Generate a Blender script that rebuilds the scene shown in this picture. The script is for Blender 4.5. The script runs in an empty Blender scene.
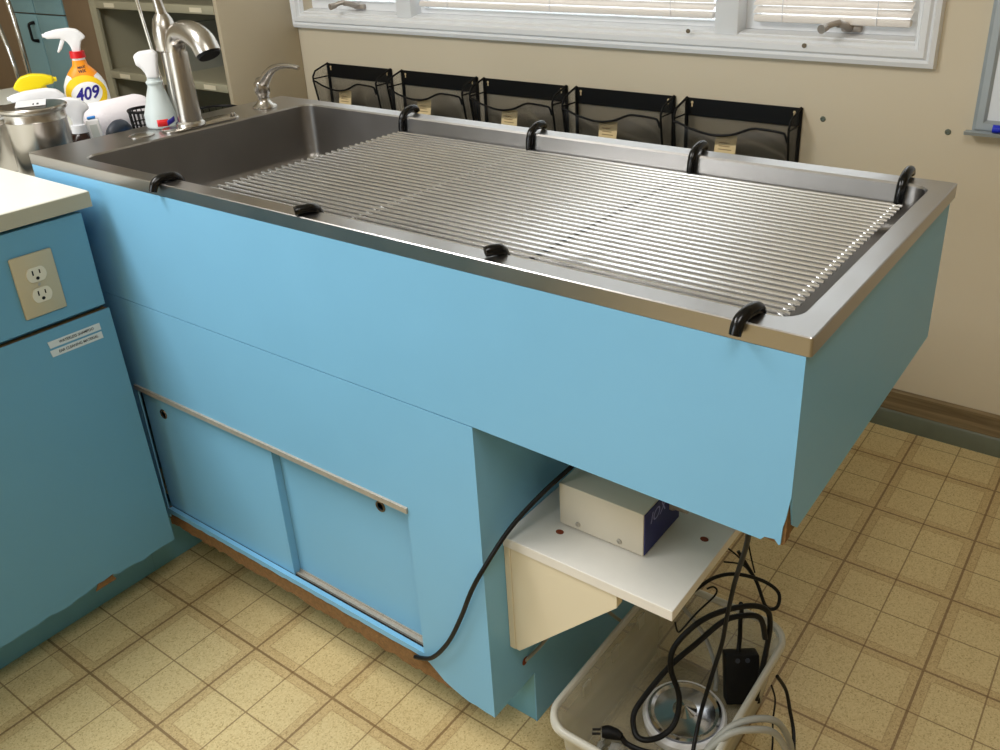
import bpy, bmesh, math, random
from mathutils import Vector, Matrix, Euler
random.seed(7)
PI = math.pi
sc = bpy.context.scene
C = sc.collection
# ------------------------------------------------------------------ camera
cam_d = bpy.data.cameras.new('camera'); cam = bpy.data.objects.new('camera', cam_d); C.objects.link(cam)
cam.location = (2.0009, -0.8809, 1.365)
cam.rotation_euler = Euler((math.radians(64.99451), math.radians(1.87186), math.radians(35.19641)), 'XYZ')
cam_d.sensor_width = 36; cam_d.lens = 882.9464/1000*36
cam_d.shift_x = -0.0443; cam_d.shift_y = -0.05695
cam_d.clip_start = .02
sc.camera = cam
# ------------------------------------------------------------------ world, light, exposure
w = bpy.data.worlds.new('sky'); sc.world = w; w.use_nodes = True
bg = w.node_tree.nodes['Background']; bg.inputs[0].default_value = (.84, .91, 1, 1); bg.inputs[1].default_value = 3.0
def area(name, loc, size, energy, col, rot=(0, 0, 0)):
    l = bpy.data.lights.new(name, 'AREA'); l.shape = 'RECTANGLE'; l.size, l.size_y = size; l.energy = energy; l.color = col
    o = bpy.data.objects.new(name, l); C.objects.link(o); o.location = loc; o.rotation_euler = rot
    return o
area('ceiling_or_added_light', (0.05, -1.10, 2.50), (.6, 1.2), 48, (1, .985, .965))
area('ceiling_or_added_light', (2.05, -1.10, 2.50), (.6, 1.2), 20, (1, .98, .95))  # added lamp, none known there; brightens the right wall and floor
area('side_window_daylight', (-0.1, -2.86, 1.55), (1.6, 1.1), 27, (.78, .89, 1), (math.radians(90), 0, 0))
sc.view_settings.view_transform = 'Standard'; sc.view_settings.look = 'None'
sc.view_settings.gamma = 1; sc.view_settings.use_curve_mapping = False
sc.view_settings.exposure = 0.04

# ------------------------------------------------------------------ materials
def s2l(c):
    return tuple(((v/255)/12.92 if v/255 <= .04045 else ((v/255+.055)/1.055)**2.4) for v in c) + (1,)
def mat(name, rgb, rough=.5, metal=0, noise=0, nscale=20, bump=0, bscale=200, trans=0, alpha=1, ior=1.45, coat=0, stretch=None, lin=None, sheen=0, spec=.5):
    m = bpy.data.materials.new(name); m.use_nodes = True
    nt = m.node_tree; b = nt.nodes['Principled BSDF']
    col = lin if lin else s2l(rgb)
    b.inputs['Base Color'].default_value = col
    b.inputs['Roughness'].default_value = rough; b.inputs['Metallic'].default_value = metal
    b.inputs['Transmission Weight'].default_value = trans; b.inputs['IOR'].default_value = ior
    b.inputs['Coat Weight'].default_value = coat; b.inputs['Alpha'].default_value = alpha
    b.inputs['Specular IOR Level'].default_value = spec
    tc = nt.nodes.new('ShaderNodeTexCoord'); mp = nt.nodes.new('ShaderNodeMapping')
    nt.links.new(tc.outputs['Object'], mp.inputs[0])
    if stretch: mp.inputs['Scale'].default_value = stretch
    n = nt.nodes.new('ShaderNodeTexNoise'); n.inputs['Scale'].default_value = nscale; n.inputs['Detail'].default_value = 5
    nt.links.new(mp.outputs[0], n.inputs['Vector'])
    if noise:
        r = nt.nodes.new('ShaderNodeMapRange'); r.inputs[3].default_value = 1-noise; r.inputs[4].default_value = 1+noise
        nt.links.new(n.outputs['Fac'], r.inputs[0])
        v = nt.nodes.new('ShaderNodeVectorMath'); v.operation = 'SCALE'; v.inputs[0].default_value = col[:3]
        nt.links.new(r.outputs[0], v.inputs['Scale']); nt.links.new(v.outputs[0], b.inputs['Base Color'])
        r2 = nt.nodes.new('ShaderNodeMapRange'); r2.inputs[3].default_value = max(0, rough-.06); r2.inputs[4].default_value = min(1, rough+.06)
        nt.links.new(n.outputs['Fac'], r2.inputs[0]); nt.links.new(r2.outputs[0], b.inputs['Roughness'])
    if bump:
        n2 = nt.nodes.new('ShaderNodeTexNoise'); n2.inputs['Scale'].default_value = bscale
        nt.links.new(mp.outputs[0], n2.inputs['Vector'])
        bp = nt.nodes.new('ShaderNodeBump'); bp.inputs['Strength'].default_value = bump; bp.inputs['Distance'].default_value = .002
        nt.links.new(n2.outputs['Fac'], bp.inputs['Height']); nt.links.new(bp.outputs[0], b.inputs['Normal'])
    return m
M = {}
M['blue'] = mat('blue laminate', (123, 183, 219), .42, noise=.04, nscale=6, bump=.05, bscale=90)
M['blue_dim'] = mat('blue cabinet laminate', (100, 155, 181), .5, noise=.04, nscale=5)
M['toe'] = mat('toe board paint', (118, 176, 198), .6, noise=.08, nscale=12)
M['chip'] = mat('particle board', (128, 96, 58), .95, noise=.45, nscale=160, bump=.8, bscale=260)
M['steel'] = mat('stainless steel', (176, 173, 171), .30, 1, noise=.04, nscale=14)
M['steel_basin'] = mat('stainless basin', (150, 147, 144), .36, 1, noise=.08, nscale=14)
M['rod'] = mat('stainless rods', (226, 227, 228), .26, .92)
M['nickel'] = mat('brushed nickel', (184, 179, 172), .27, 1)
M['chrome'] = mat('chrome', (225, 225, 225), .08, 1)
M['rubber'] = mat('black rubber', (7, 7, 8), .22, spec=.45)
M['black'] = mat('black plastic', (14, 14, 14), .55, spec=.25)
M['cable'] = mat('black cable', (9, 9, 10), .5, spec=.35)
M['wall'] = mat('beige wall paint', (212, 199, 174), .62, noise=.02, nscale=3, bump=.12, bscale=60)
M['ceil'] = mat('ceiling', (232, 228, 216), .9, bump=.3)
M['white_trim'] = mat('white window paint', (232, 233, 234), .42, noise=.015, nscale=9)
M['blind'] = mat('blind slats', (238, 230, 222), .5)
M['counter'] = mat('white laminate counter', (232, 232, 222), .35, noise=.015, nscale=8)
M['counter_edge'] = mat('counter edge', (176, 172, 150), .45, noise=.05)
M['cream'] = mat('cream melamine', (222, 212, 186), .5, noise=.02, nscale=10)
M['melamine'] = mat('white melamine', (226, 222, 214), .38, noise=.05, nscale=30)
M['box'] = mat('white enamel box', (214, 207, 190), .4, noise=.02)
M['navy'] = mat('navy end panel', (24, 26, 96), .35)
M['ivory'] = mat('outlet ivory', (186, 176, 146), .4)
M['outlet'] = mat('receptacle', (214, 208, 186), .35)
M['dark'] = mat('dark slot', (10, 10, 10), .7)
M['tape'] = mat('label tape', (206, 212, 210), .5)
M['ink'] = mat('ink', (40, 42, 46), .6)
M['card'] = mat('kraft label card', (230, 206, 158), .8, noise=.08, nscale=60)
M['white_pl'] = mat('white plastic', (236, 236, 238), .35)
M['red'] = mat('red plastic', (205, 24, 30), .35)
M['yellow'] = mat('yellow plastic', (232, 208, 20), .35)
M['orange'] = mat('orange label', (246, 150, 26), .4)
M['label_yel'] = mat('yellow label ring', (246, 206, 30), .4)
M['navy_ink'] = mat('navy lettering', (34, 26, 128), .45)
M['blue_pl'] = mat('blue plastic', (60, 140, 220), .35)
M['dkblue'] = mat('dark blue bottle', (20, 32, 80), .3)
M['amber'] = mat('dark brown bottle', (40, 20, 14), .2)
M['milky'] = mat('translucent bottle', (225, 236, 236), .3, trans=.35)
M['slate'] = mat('dark grey rubber', (52, 58, 68), .45)
M['paper'] = mat('white paper towel', (240, 234, 238), .95, bump=.5, bscale=300)
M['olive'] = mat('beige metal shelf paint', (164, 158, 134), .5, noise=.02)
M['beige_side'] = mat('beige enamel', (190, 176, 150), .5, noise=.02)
M['olive_shaded'] = mat('shaded shelf paint', (110, 108, 90), .6)  # same shelf paint darkened; the shade inside the unit is in the colour
M['teal'] = mat('teal locker paint', (128, 166, 174), .5, noise=.03)
M['brown'] = mat('brown wood panel', (128, 106, 80), .6, noise=.1, nscale=8, stretch=(6, 6, .6))
M['whiteboard'] = mat('whiteboard', (228, 232, 236), .2)
M['alu'] = mat('aluminium frame', (172, 180, 184), .42, .4, noise=.06, nscale=40)
M['bmarker'] = mat('blue marker', (30, 50, 200), .4)
M['grey_hose'] = mat('grey tube', (150, 150, 142), .4)
M['anchor'] = mat('wall anchor', (104, 112, 100), .6)
M['tin'] = mat('polished tin', (210, 212, 218), .14, 1)
M['alloy'] = mat('aluminium track', (178, 172, 160), .42, .35, noise=.25, nscale=120)
M['bronze'] = mat('finger pull', (120, 104, 84), .35, .8)
M['handle'] = mat('crank handle', (168, 158, 148), .4, .4)
M['greyboard'] = mat('grey folder', (150, 150, 138), .7)
M['rust'] = mat('rusty hole', (120, 52, 24), .8, noise=.3, nscale=200)

def glassy(name, rgb, rough, tr, alpha):          # milky storage bin plastic
    m = bpy.data.materials.new(name); m.use_nodes = True; nt = m.node_tree
    b = nt.nodes['Principled BSDF']; out = nt.nodes['Material Output']
    b.inputs['Base Color'].default_value = s2l(rgb); b.inputs['Roughness'].default_value = rough
    t = nt.nodes.new('ShaderNodeBsdfTransparent'); t.inputs[0].default_value = (.93, .93, .9, 1)
    mx = nt.nodes.new('ShaderNodeMixShader')
    lw = nt.nodes.new('ShaderNodeLayerWeight'); lw.inputs[0].default_value = .35
    r = nt.nodes.new('ShaderNodeMapRange'); r.inputs[3].default_value = alpha; r.inputs[4].default_value = .9
    nt.links.new(lw.outputs['Facing'], r.inputs[0]); nt.links.new(r.outputs[0], mx.inputs[0])
    nt.links.new(t.outputs[0], mx.inputs[1]); nt.links.new(b.outputs[0], mx.inputs[2]); nt.links.new(mx.outputs[0], out.inputs[0])
    return m
M['bin'] = glassy('milky bin plastic', (205, 203, 190), .3, .6, .14)
M['bin_rim'] = glassy('milky bin rim', (214, 212, 200), .3, .6, .62)
M['glass'] = glassy('window glass', (220, 230, 235), .05, .9, .05)
M['bag'] = glassy('clear plastic bag', (225, 225, 222), .15, .9, .2)

def wiremesh(name):                                # woven black wire: a see-through grid in the material
    m = bpy.data.materials.new(name); m.use_nodes = True; nt = m.node_tree
    b = nt.nodes['Principled BSDF']; out = nt.nodes['Material Output']; b.inputs['Base Color'].default_value = s2l((26, 26, 27)); b.inputs['Roughness'].default_value = .45
    tc = nt.nodes.new('ShaderNodeTexCoord'); sp = nt.nodes.new('ShaderNodeSeparateXYZ'); nt.links.new(tc.outputs['Object'], sp.inputs[0])
    # coordinates: x or y together run along the cloth, z up
    s = nt.nodes.new('ShaderNodeMath'); s.operation = 'ADD'; nt.links.new(sp.outputs[0], s.inputs[0]); nt.links.new(sp.outputs[1], s.inputs[1])
    def band2(ca, cb):
        x = nt.nodes.new('ShaderNodeMath'); x.operation = 'MULTIPLY'; nt.links.new(s.outputs[0], x.inputs[0]); x.inputs[1].default_value = ca
        y = nt.nodes.new('ShaderNodeMath'); y.operation = 'MULTIPLY_ADD'; nt.links.new(sp.outputs[2], y.inputs[0]); y.inputs[1].default_value = cb; nt.links.new(x.outputs[0], y.inputs[2])
        f = nt.nodes.new('ShaderNodeMath'); f.operation = 'FRACT'; nt.links.new(y.outputs[0], f.inputs[0])
        l = nt.nodes.new('ShaderNodeMath'); l.operation = 'LESS_THAN'; nt.links.new(f.outputs[0], l.inputs[0]); l.inputs[1].default_value = .15
        return l
    a, c = band2(210, 210), band2(210, -210)
    mx = nt.nodes.new('ShaderNodeMath'); mx.operation = 'MAXIMUM'; nt.links.new(a.outputs[0], mx.inputs[0]); nt.links.new(c.outputs[0], mx.inputs[1])
    t = nt.nodes.new('ShaderNodeBsdfTransparent'); ms = nt.nodes.new('ShaderNodeMixShader')
    nt.links.new(mx.outputs[0], ms.inputs[0]); nt.links.new(t.outputs[0], ms.inputs[1]); nt.links.new(b.outputs[0], ms.inputs[2]); nt.links.new(ms.outputs[0], out.inputs[0])
    return m
M['mesh'] = wiremesh('black wire mesh')

def floor_mat():
    m = bpy.data.materials.new('tan vinyl tile'); m.use_nodes = True; nt = m.node_tree; N = nt.nodes; Lk = nt.links
    b = N['Principled BSDF']; b.inputs['Roughness'].default_value = .42
    tc = N.new('ShaderNodeTexCoord'); mp = N.new('ShaderNodeMapping'); mp.vector_type = 'POINT'
    U = .2286; mp.inputs['Scale'].default_value = (1/U, 1/U, 1); mp.inputs['Location'].default_value = (-.6948/U+40, .1373/U+40, 0)
    Lk.new(tc.outputs['Object'], mp.inputs[0])
    # a little wobble on line widths
    sp = N.new('ShaderNodeSeparateXYZ'); Lk.new(mp.outputs[0], sp.inputs[0])
    def mth(op, a, c=None):
        n = N.new('ShaderNodeMath'); n.operation = op
        for i, v in enumerate((a, c)):
            if v is None: continue
            if isinstance(v, (int, float)): n.inputs[i].default_value = v
            else: Lk.new(v, n.inputs[i])
        return n.outputs[0]
    def dist(o):
        f = mth('FRACT', o); return mth('MINIMUM', f, mth('SUBTRACT', 1, f)), mth('ABSOLUTE', mth('SUBTRACT', f, .5))
    dx, hx = dist(sp.outputs[0]); dy, hy = dist(sp.outputs[1])
    dm = mth('MINIMUM', dx, dy); hm = mth('MINIMUM', hx, hy)
    bold = mth('LESS_THAN', dm, .011)
    thin = mth('LESS_THAN', hm, .0065)
    band = mth('LESS_THAN', dm, .088)
    edge = mth('LESS_THAN', mth('ABSOLUTE', mth('SUBTRACT', dm, .086)), .005)
    vn = N.new('ShaderNodeTexVoronoi'); vn.inputs['Scale'].default_value = 420; Lk.new(tc.outputs['Object'], vn.inputs['Vector'])
    vr = N.new('ShaderNodeValToRGB'); Lk.new(vn.outputs['Color'], vr.inputs[0])
    vr.color_ramp.elements[0].position = 0; vr.color_ramp.elements[0].color = s2l((172, 146, 96))
    vr.color_ramp.elements[1].position = .34; vr.color_ramp.elements[1].color = s2l((212, 190, 138))
    e = vr.color_ramp.elements.new(1); e.color = s2l((226, 206, 156))
    vr2 = N.new('ShaderNodeValToRGB'); Lk.new(vn.outputs['Color'], vr2.inputs[0])
    vr2.color_ramp.elements[0].color = s2l((160, 126, 82)); vr2.color_ramp.elements[1].color = s2l((208, 180, 128))
    def mix(f, a, c):
        n = N.new('ShaderNodeMix'); n.data_type = 'RGBA'
        if isinstance(f, (int, float)): n.inputs[0].default_value = f
        else: Lk.new(f, n.inputs[0])
        for i, v in ((6, a), (7, c)):
            if isinstance(v, tuple): n.inputs[i].default_value = v
            else: Lk.new(v, n.inputs[i])
        return n.outputs[2]
    c = mix(mth('MULTIPLY', band, .48), vr.outputs[0], vr2.outputs[0])
    c = mix(mth('MULTIPLY', edge, .30), c, s2l((140, 104, 62)))
    c = mix(mth('MULTIPLY', thin, .74), c, s2l((120, 90, 52)))
    c = mix(mth('MULTIPLY', bold, .72), c, s2l((110, 78, 44)))
    ns = N.new('ShaderNodeTexNoise'); ns.inputs['Scale'].default_value = 3; ns.inputs['Detail'].default_value = 6; Lk.new(tc.outputs['Object'], ns.inputs['Vector'])
    c = mix(mth('MULTIPLY', mth('SUBTRACT', ns.outputs['Fac'], .35), .28), c, s2l((150, 122, 74)))
    Lk.new(c, b.inputs['Base Color'])
    bp = N.new('ShaderNodeBump'); bp.inputs['Strength'].default_value = .35; bp.inputs['Distance'].default_value = .0008
    Lk.new(mth('SUBTRACT', 1, mth('MAXIMUM', bold, thin)), bp.inputs['Height']); Lk.new(bp.outputs[0], b.inputs['Normal'])
    return m
M['floor'] = floor_mat()

def wood_mat():
    m = bpy.data.materials.new('brown vinyl wood baseboard'); m.use_nodes = True; nt = m.node_tree; N = nt.nodes; Lk = nt.links
    b = N['Principled BSDF']; b.inputs['Roughness'].default_value = .4
    tc = N.new('ShaderNodeTexCoord'); mp = N.new('ShaderNodeMapping'); mp.inputs['Scale'].default_value = (1.2, 1, 34); Lk.new(tc.outputs['Object'], mp.inputs[0])
    n = N.new('ShaderNodeTexNoise'); n.inputs['Scale'].default_value = 2.2; n.inputs['Detail'].default_value = 6; n.inputs['Distortion'].default_value = .8; Lk.new(mp.outputs[0], n.inputs['Vector'])
    r = N.new('ShaderNodeValToRGB'); Lk.new(n.outputs['Fac'], r.inputs[0])
    r.color_ramp.elements[0].position = .3; r.color_ramp.elements[0].color = s2l((92, 76, 52)); r.color_ramp.elements[1].position = .7; r.color_ramp.elements[1].color = s2l((148, 128, 94))
    Lk.new(r.outputs[0], b.inputs['Base Color'])
    return m
M['wood'] = wood_mat()
M['cove'] = mat('grey green vinyl cove', (98, 102, 84), .35, noise=.15, nscale=20)

# ------------------------------------------------------------------ mesh helpers
class MB:
    def __init__(s): s.bm = bmesh.new()
    def box(s, x0, x1, y0, y1, z0, z1, bev=0, seg=2, mtx=None):
        r = bmesh.ops.create_cube(s.bm, size=1); vs = r['verts']
        for v in vs: v.co = Vector(((x0+x1)/2+v.co.x*(x1-x0), (y0+y1)/2+v.co.y*(y1-y0), (z0+z1)/2+v.co.z*(z1-z0)))
        if mtx: 
            for v in vs: v.co = mtx @ v.co
        if bev:
            es = list({e for v in vs for e in v.link_edges})
            bmesh.ops.bevel(s.bm, geom=es, offset=bev, segments=seg, profile=.5, affect='EDGES')
        return s
    def prism(s, pts, axis, a, b, bev=0, mtx=None, seg=2):      # pts in the other two axes' order
        def P(u, v, t):
            return Vector((t, u, v)) if axis == 'x' else Vector((u, t, v)) if axis == 'y' else Vector((u, v, t))
        A = [s.bm.verts.new(P(u, v, a)) for u, v in pts]; B = [s.bm.verts.new(P(u, v, b)) for u, v in pts]
        n = len(pts); fs = [s.bm.faces.new(A), s.bm.faces.new(B[::-1])]
        for i in range(n): fs.append(s.bm.faces.new((A[i], B[i], B[(i+1) % n], A[(i+1) % n])))
        bmesh.ops.recalc_face_normals(s.bm, faces=fs)
        if mtx:
            for v in A+B: v.co = mtx @ v.co
        if bev:
            es = list({e for v in A+B for e in v.link_edges})
            bmesh.ops.bevel(s.bm, geom=es, offset=bev, segments=seg, profile=.5, affect='EDGES')
        return s
    def loops(s, loops, cap0=True, cap1=True, closed=True):
        L = [[s.bm.verts.new(Vector(p)) for p in lp] for lp in loops]; fs = []
        n = len(L[0])
        for a, b in zip(L, L[1:]):
            for i in range(n if closed else n-1):
                fs.append(s.bm.faces.new((a[i], a[(i+1) % n], b[(i+1) % n], b[i])))
        if cap0: fs.append(s.bm.faces.new(L[0][::-1]))
        if cap1: fs.append(s.bm.faces.new(L[-1]))
        bmesh.ops.recalc_face_normals(s.bm, faces=fs)
        return s
    def lathe(s, prof, c=(0, 0, 0), n=28, mtx=None, cap=True, sx=1, sy=1):
        c = Vector(c)
        lp = [[c+Vector((r*math.cos(2*PI*i/n)*sx, r*math.sin(2*PI*i/n)*sy, z)) for i in range(n)] for r, z in prof]
        if mtx: lp = [[mtx @ p for p in l] for l in lp]
        return s.loops(lp, cap, cap)
    def tube(s, pts, r, n=10, smooth=0, closed=False, flat=1):
        P = [Vector(p) for p in pts]
        R = r if isinstance(r, (list, tuple)) else [r]*len(P)
        if smooth: 
            Q, S = [], []
            m = len(P); rng = range(m if closed else m-1)
            for i in rng:
                g = (lambda k: P[k % m]) if closed else (lambda k: P[min(max(k, 0), m-1)])
                p0, p1, p2, p3 = g(i-1), g(i), g(i+1), g(i+2)
                for k in range(smooth):
                    t = k/smooth
                    Q.append(.5*((2*p1)+(p2-p0)*t+(2*p0-5*p1+4*p2-p3)*t*t+(3*p1-p0-3*p2+p3)*t**3))
                    S.append(R[i]*(1-t)+R[(i+1) % m]*t)
            if not closed: Q.append(P[-1]); S.append(R[-1])
            P, R = Q, S
        m = len(P); up = None; lp = []
        for i in range(m):
            a = P[(i-1) % m] if (closed or i > 0) else P[i]; b = P[(i+1) % m] if (closed or i < m-1) else P[i]
            t = (b-a).normalized() if (b-a).length > 1e-9 else Vector((0, 0, 1))
            if up is None:
                up = Vector((0, 0, 1)) if abs(t.z) < .9 else Vector((1, 0, 0))
            u = up-t*up.dot(t); u.normalize(); up = u; v = t.cross(u)
            lp.append([P[i]+(u*math.cos(2*PI*k/n)*flat+v*math.sin(2*PI*k/n))*R[i] for k in range(n)])
        if closed: lp.append(lp[0]); s.loops(lp, False, False); bmesh.ops.remove_doubles(s.bm, verts=s.bm.verts, dist=1e-7)
        else: s.loops(lp)
        return s
    def quadgrid(s, f, nu, nv):
        V = [[s.bm.verts.new(Vector(f(i/nu, j/nv))) for j in range(nv+1)] for i in range(nu+1)]
        for i in range(nu):
            for j in range(nv): s.bm.faces.new((V[i][j], V[i+1][j], V[i+1][j+1], V[i][j+1]))
        return s
    def build(s, name, m, parent=None, origin=None, ang=35, solid=0):
        off = Vector((0, 0, 0)); p = parent
        while p: off += p.location; p = p.parent
        loc = Vector(origin)-off if origin is not None else Vector((0, 0, 0))
        tot = off+loc
        for v in s.bm.verts: v.co -= tot
        me = bpy.data.meshes.new(name); s.bm.to_mesh(me); s.bm.free()
        for p_ in me.polygons: p_.use_smooth = True
        me.set_sharp_from_angle(angle=math.radians(ang))
        me.materials.append(m)
        o = bpy.data.objects.new(name, me); C.objects.link(o); o.location = loc
        if parent: o.parent = parent
        if solid:
            md = o.modifiers.new('thickness', 'SOLIDIFY'); md.thickness = solid; md.offset = 0
        return o
SCALED_TABLE, SCALED_LEFT = [], []; SCALE_GROUP = None  # things listed here are later scaled about the camera position
def thing(name, loc, label, cat, group=None, rz=0):
    o = bpy.data.objects.new(name, None); C.objects.link(o); o.location = loc; o.rotation_euler = (0, 0, rz); o.empty_display_size = .05
    o['label'] = label; o['category'] = cat
    if group: o['group'] = group
    if SCALE_GROUP is not None: SCALE_GROUP.append(o)
    return o
def tag(o, label, cat, group=None):
    o['label'] = label; o['category'] = cat
    if group: o['group'] = group
    if SCALE_GROUP is not None: SCALE_GROUP.append(o)
    return o
def struct(o): o['kind'] = 'structure'; return o
def rrect(x0, x1, y0, y1, r, z, k=6):
    pts = []
    for cx, cy, a0 in ((x1-r, y0+r, -90), (x1-r, y1-r, 0), (x0+r, y1-r, 90), (x0+r, y0+r, 180)):
        for i in range(k+1):
            a = math.radians(a0+90*i/k); x = cx+r*math.cos(a); y = cy+r*math.sin(a)
            pts.append((x, y, z(x, y) if callable(z) else z))
    return pts
def text_mb(txt, size, depth, mtx, bold=0, shear=0, sx=1, warp=None, space=1.0):
    cu = bpy.data.curves.new('lettering', 'FONT'); cu.body = txt; cu.size = size; cu.extrude = depth/2; cu.offset = bold; cu.shear = shear
    cu.align_x = 'CENTER'; cu.align_y = 'CENTER'; cu.space_character = space; cu.resolution_u = 4
    o = bpy.data.objects.new('lettering', cu); C.objects.link(o)
    bpy.context.view_layer.update()
    me = bpy.data.meshes.new_from_object(o.evaluated_get(bpy.context.evaluated_depsgraph_get()))
    bpy.data.objects.remove(o); bpy.data.curves.remove(cu)
    mb = MB(); mb.bm.from_mesh(me); bpy.data.meshes.remove(me)
    for v in mb.bm.verts:
        p = Vector((v.co.x*sx, v.co.y, v.co.z)); p = mtx @ p
        v.co = warp(p) if warp else p
    return mb
def frame_mtx(o, xdir, ydir):
    x = Vector(xdir).normalized(); y = Vector(ydir).normalized(); z = x.cross(y)
    m = Matrix((x, y, z)).transposed().to_4x4(); m.translation = Vector(o); return m

H, L, W, H1, LP, YW = .9212, 1.7272, .6883, .6344, 1.2126, 1.4243
# ------------------------------------------------------------------ the room
XL, XR, YF, ZC = -3.0, 4.6, -2.9, 2.6
struct(MB().box(XL-.1, XR+.1, YF-.1, YW+.1, -.1, 0).build('floor', M['floor']))
struct(MB().box(XL-.1, XR+.1, YF-.1, YW+.1, ZC, ZC+.1).build('ceiling', M['ceil']))
struct(MB().box(XL-.1, XL, YF, YW, 0, ZC).build('wall_left', M['wall']))
struct(MB().box(XR, XR+.1, YF, YW, 0, ZC).build('wall_right', M['wall']))
struct(MB().box(XL, XR, YF-.1, YF, 0, ZC).build('wall_front', M['wall']))
# window opening x -.73..1.45, z 1.04..2.0
WX0, WX1, WZ0, WZ1 = -.735, 1.452, 1.036, 2.02
wb = MB()
wb.box(XL, WX0, YW, YW+.12, 0, ZC); wb.box(WX1, XR, YW, YW+.12, 0, ZC)
wb.box(WX0, WX1, YW, YW+.12, 0, WZ0); wb.box(WX0, WX1, YW, YW+.12, WZ1, ZC)
bmesh.ops.remove_doubles(wb.bm, verts=wb.bm.verts, dist=1e-5)
struct(wb.build('wall_back', M['wall']))
bb = struct(MB().prism([(YW-.016, .008), (YW-.012, .105), (YW-.004, .11), (YW-.001, .11), (YW-.001, .0), (YW-.02, .0)], 'x', -.76, XR, 0).build('baseboard_back', M['wood']))
MB().prism([(YW-.021, .044), (YW-.0165, .049), (YW-.013, .049), (YW-.013, .0), (YW-.03, .0), (YW-.028, .006)], 'x', -.76, XR, 0).build('cove_strip', M['cove'], bb)
# casing: stepped picture frame profile, mitred
def casing():
    prof = [(0, 0), (.004, .020), (.018, .024), (.026, .018), (.034, .026), (.052, .026), (.058, .014), (.066, .014), (.072, 0)]   # (inwards, out of wall)
    x0, x1, z0, z1 = -.790, 1.508, .981, 2.08
    mb = MB(); lp = []
    for d, h in prof:
        lp.append([(x0+d*.8, YW-h, z0+d*.8), (x1-d*.8, YW-h, z0+d*.8), (x1-d*.8, YW-h, z1-d*.8), (x0+d*.8, YW-h, z1-d*.8)])
    mb.loops(lp, False, False); return mb
struct(casing().build('trim_1', M['white_trim'], ang=10))
win = struct(MB().box(WX0, WX1, YW+.101, YW+.118, WZ0+.0005, WZ0+.018).box(WX0, WX1, YW+.101, YW+.118, WZ1-.03, WZ1-.0005)
             .box(WX0+.0005, WX0+.02, YW+.101, YW+.118, WZ0+.0185, WZ1-.0305).box(WX1-.02, WX1-.0005, YW+.101, YW+.118, WZ0+.0185, WZ1-.0305).build('window_1', M['white_trim']))
for x in (-.252, .930):
    MB().box(x, x+.068, YW-.008, YW+.10, WZ0+.0003, WZ1, .004).build('mullion', M['white_trim'], win)
cells = [(WX0, -.252), (-.184, .930), (.998, WX1)]
for i, (a, b) in enumerate(cells):
    s = MB(); zb = WZ0+.012; y0, y1 = YW+.045, YW+.08
    t = .030 if i != 1 else .016
    MB().prism([(YW+.0, WZ0), (YW+.0, WZ0+.006), (YW+.03, WZ0+.011), (YW+.10, WZ0+.0115), (YW+.10, WZ0)], 'x', a+.0003, b-.0003).build('window_sill', M['white_trim'], win)
    s.box(a+.0003, b-.0003, y0, y1, zb, zb+t).box(a+.0003, b-.0003, y0, y1, WZ1-t, WZ1-.0003).box(a+.0003, a+t, y0, y1, zb+t+.0001, WZ1-t-.0001).box(b-t, b-.0003, y0, y1, zb+t+.0001, WZ1-t-.0001)
    fr = s.build('window_sash', M['white_trim'], win)
    MB().box(a+t, b-t, YW+.062, YW+.066, zb+t, WZ1-t).build('pane', M['glass'], fr)
def crank(x):
    k = MB(); k.box(x-.022, x+.030, YW+.03, YW+.046, 1.052, 1.070, .005)
    k.tube([(x, YW+.035, 1.062), (x-.006, YW-.005, 1.074), (x-.012, YW-.022, 1.078)], [.011, .009, .0095], 12, smooth=3)
    k.tube([(x-.008, YW-.022, 1.081), (x-.022, YW-.032, 1.078), (x-.036, YW-.044, 1.071)], [.0085, .0075, .0075], 12, smooth=3)
    k.tube([(x-.036, YW-.040, 1.071), (x-.040, YW-.062, 1.068)], [.0095, .0112], 14)
    return k.build('window_crank', M['handle'], win)
crank(1.282); crank(-.478)
for x, z in ((1.190, 1.022), (.862, 1.043)):
    MB().lathe([(.0001, 0), (.006, 0), (.006, .003), (.0001, .003)], n=12, mtx=Matrix.Translation((x, YW-.025, z)) @ Matrix.Rotation(PI/2, 4, 'X')).build('screw_plug', M['bronze'], win)
# blinds
BL = [(-.715, -.27, 1.088, 'narrow white slatted blind in the left casement, above the left crank'),
      (-.165, .915, 1.072, 'wide white slatted blind in the middle window, bright daylight below it'),
      (1.03, 1.432, 1.070, 'narrow white slatted blind in the right casement, above the bent crank handle')]
for a, b, zb, lab in BL:
    t = thing('window_blind', ((a+b)/2, YW+.025, zb), lab, 'window blind')
    sl = MB(); z = zb+.030; k = 0
    while z < WZ1-.06:
        yy = YW+.025
        pr_ = [(-.011, -.0065), (-.004, -.0005), (.004, .0025), (.011, .0085)]
        top = [(yy+u, z+v) for u, v in pr_]; bot = [(u, v-.0009) for u, v in top[::-1]]
        sl.prism(top+bot, 'x', a, b); z += .0195
    sl.build('slats', M['blind'], t, ang=60)
    MB().box(a, b, YW+.013, YW+.037, zb, zb+.018, .006).build('bottom_rail', M['blind'], t)
    MB().box(a, b, YW+.008, YW+.04, WZ1-.04, WZ1-.005, .003).build('head_rail', M['blind'], t)
    for f in ((.2, .8) if b-a < .6 else (.12, .5, .88)):
        x = a+(b-a)*f
        MB().tube([(x, YW+.011, zb), (x, YW+.011, WZ1-.04)], .0011, 6).tube([(x, YW+.039, zb), (x, YW+.039, WZ1-.04)], .0011, 6).build('ladder_cord', M['white_pl'], t)
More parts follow.
